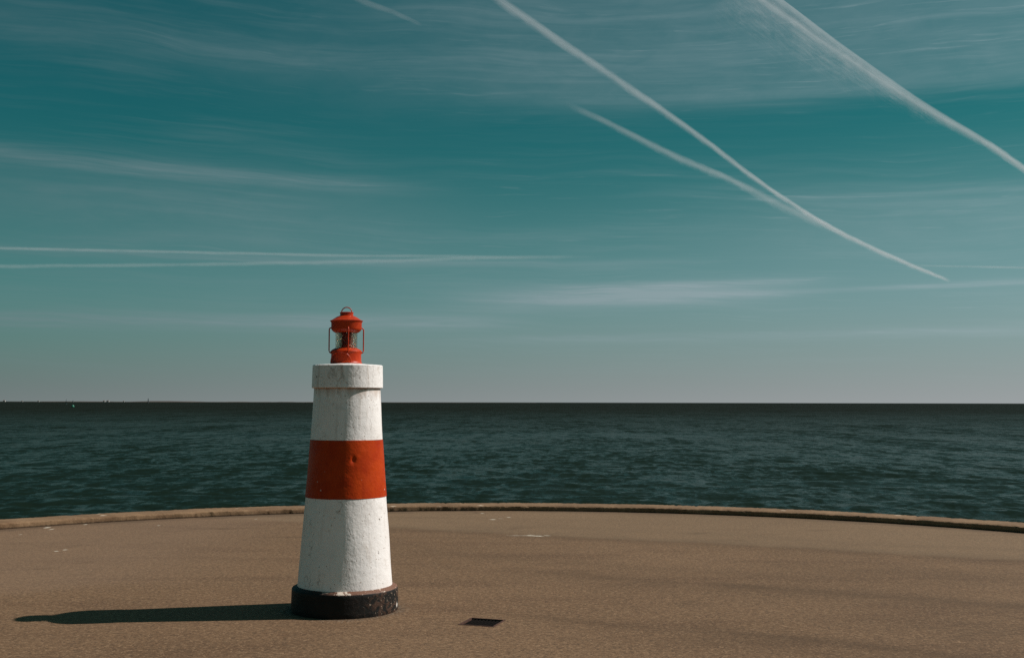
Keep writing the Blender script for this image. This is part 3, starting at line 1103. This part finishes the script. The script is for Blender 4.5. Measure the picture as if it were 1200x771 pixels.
# ------------------------------------------------------------------ contrails, about nine kilometres up
ALT = 9000.0
trail_mat = mat_contrail()


def contrail(pts, up_w, dn_w, peak, label, seed, fan=False, start=0.06, end=0.06):
    """pts: centre line as sightings; up_w / dn_w: half widths above and below it; a closed lens-shaped body of cloud."""
    P = np.array(pts, float)
    s = np.r_[0, np.cumsum(np.hypot(*np.diff(P, axis=0).T))]
    N = 90
    u = np.linspace(0, s[-1], N)
    cx, cy = np.interp(u, s, P[:, 0]), np.interp(u, s, P[:, 1])
    ker = np.ones(9) / 9
    cx = np.convolve(np.pad(cx, 4, mode='reflect', reflect_type='odd'), ker, 'valid')
    cy = np.convolve(np.pad(cy, 4, mode='reflect', reflect_type='odd'), ker, 'valid')
    tx, ty = np.gradient(cx), np.gradient(cy)
    L = np.hypot(tx, ty)
    nx, ny = ty / L, -tx / L
    flip = np.where(ny > 0, -1, 1)
    nx, ny = nx * flip, ny * flip                      # points to the upper side
    slim = 0.92 if fan else 0.78
    uw = np.interp(u, s, up_w) * slim
    dw = np.interp(u, s, dn_w) * slim
    pk = np.interp(u, s, peak)
    M = 25
    verts, faces, dens, peaks, uvs = [], [], [], [], []
    for i in range(N):
        for layer in (0, 1):
            for j in range(M):
                q_ = -1 + 2 * j / (M - 1)              # -1 lower edge, +1 upper edge
                wd = uw[i] if q_ > 0 else dw[i]
                x, y = cx[i] + nx[i] * wd * q_, cy[i] + ny[i] * wd * q_
                base = at_height(x, y, ALT)
                prof_ = (1 - q_ * q_)
                th_ = (30 + 3 * (uw[i] + dw[i])) * prof_
                base.z += th_ * (0.5 if layer else -0.5)
                verts.append(base)
                if q_ > 0:
                    fall = (1 - q_) ** 1.1
                elif fan:
                    fall = 0.56 * math.exp(-(q_ * dw[i] / 5.0) ** 2) + 0.44 * (1 + q_) ** 1.25
                else:
                    fall = (1 + q_) ** 1.35
                e = min(1.0, i / (N * start + 1e-6)) * min(1.0, (N - 1 - i) / (N * end + 1e-6))
                dens.append(fall)
                peaks.append(pk[i] * e)
                uvs.append((u[i] / 60.0 + seed, q_ * (uw[i] + dw[i]) / 26.0))
    W2 = 2 * M
    for i in range(N - 1):
        for j in range(M - 1):
            a, b = i * W2 + j, (i + 1) * W2 + j
            faces.append((a, a + 1, b + 1, b))
            a, b = a + M, b + M
            faces.append((a, b, b + 1, a + 1))
        for j in (0, M - 1):
            a, b = i * W2 + j, (i + 1) * W2 + j
            faces.append((a, b, b + M, a + M) if j == 0 else (a, a + M, b + M, b))
    me = mesh_from('contrail', verts, faces)
    at_ = me.attributes.new('cover', 'FLOAT', 'POINT')
    at_.data.foreach_set('value', np.array(dens, np.float32))
    at_ = me.attributes.new('peak', 'FLOAT', 'POINT')
    at_.data.foreach_set('value', np.array(peaks, np.float32))
    uvl = me.uv_layers.new(name='UVMap')
    for lp in me.loops:
        uvl.data[lp.index].uv = uvs[lp.vertex_index]
    me.polygons.foreach_set('use_smooth', [True] * len(me.polygons))
    o = link('contrail', me, trail_mat)
    tag(o, label, 'contrail', 'contrails in the sky')
    return o


contrail([(560, -18), (585, 0), (640, 38), (700, 78), (760, 118), (830, 167), (880, 207), (930, 240), (975, 268), (1020, 290), (1070, 312), (1114, 330)],
         (8, 8, 8, 7.5, 7, 6, 5, 4.5, 4.5, 4.5, 4.5, 4), (11, 11, 11, 10, 10, 8, 7, 6, 8, 8, 6, 4),
         (.22, .22, .24, .23, .26, .30, .35, .38, .42, .40, .40, .46), 'long white contrail slanting from the top middle down to the right, tapering to a point', 0.4, end=0.02)
contrail([(660, 120), (700, 138), (740, 158), (800, 188), (860, 212), (910, 238), (960, 262), (990, 276)],
         (6, 6, 7, 8, 7, 8, 8, 5), (8, 8, 9, 10, 9, 12, 10, 6), (.03, .13, .18, .20, .22, .15, .16, .08),
         'fainter contrail running just below the long slanting one and merging into it', 3.7)
contrail([(860, -34), (905, 0), (940, 26), (990, 62), (1040, 96), (1085, 126), (1120, 146), (1160, 169), (1200, 197), (1250, 234)],
         (7, 7, 7, 6.5, 6, 5.5, 5, 5, 5, 5), (96, 92, 84, 62, 42, 26, 14, 9, 7, 7), (.36, .36, .37, .36, .36, .36, .34, .38, .42, .42),
         'broad feathered contrail spreading out at the top right corner of the sky', 7.9, fan=True)
contrail([(-60, 289), (0, 291), (140, 294), (280, 297), (420, 300), (520, 300), (620, 302)], (3.5,) * 7, (4,) * 7, (.13, .14, .13, .13, .12, .08, .03),
         'thin flat contrail lying across the left sky, upper of two parallel lines', 11.3)
contrail([(-60, 313), (0, 312), (150, 311), (300, 309), (450, 306), (560, 302), (700, 301)], (4.5,) * 7, (5.5,) * 7, (.09, .10, .10, .09, .10, .12, .04),
         'soft flat contrail lying across the left sky, lower of two parallel lines', 15.1)
contrail([(1060, 311), (1110, 312), (1160, 313), (1200, 314), (1260, 316)], (2.5,) * 5, (2.5,) * 5, (.03, .10, .13, .12, .12),
         'short thin level contrail at the right edge beside the pointed tip', 18.4)
contrail([(400, -10), (430, 4), (460, 14), (495, 30)], (6, 6, 5, 3), (8, 8, 6, 3), (.08, .09, .08, .05),
         'short faint contrail at the top edge left of the middle', 21.0)
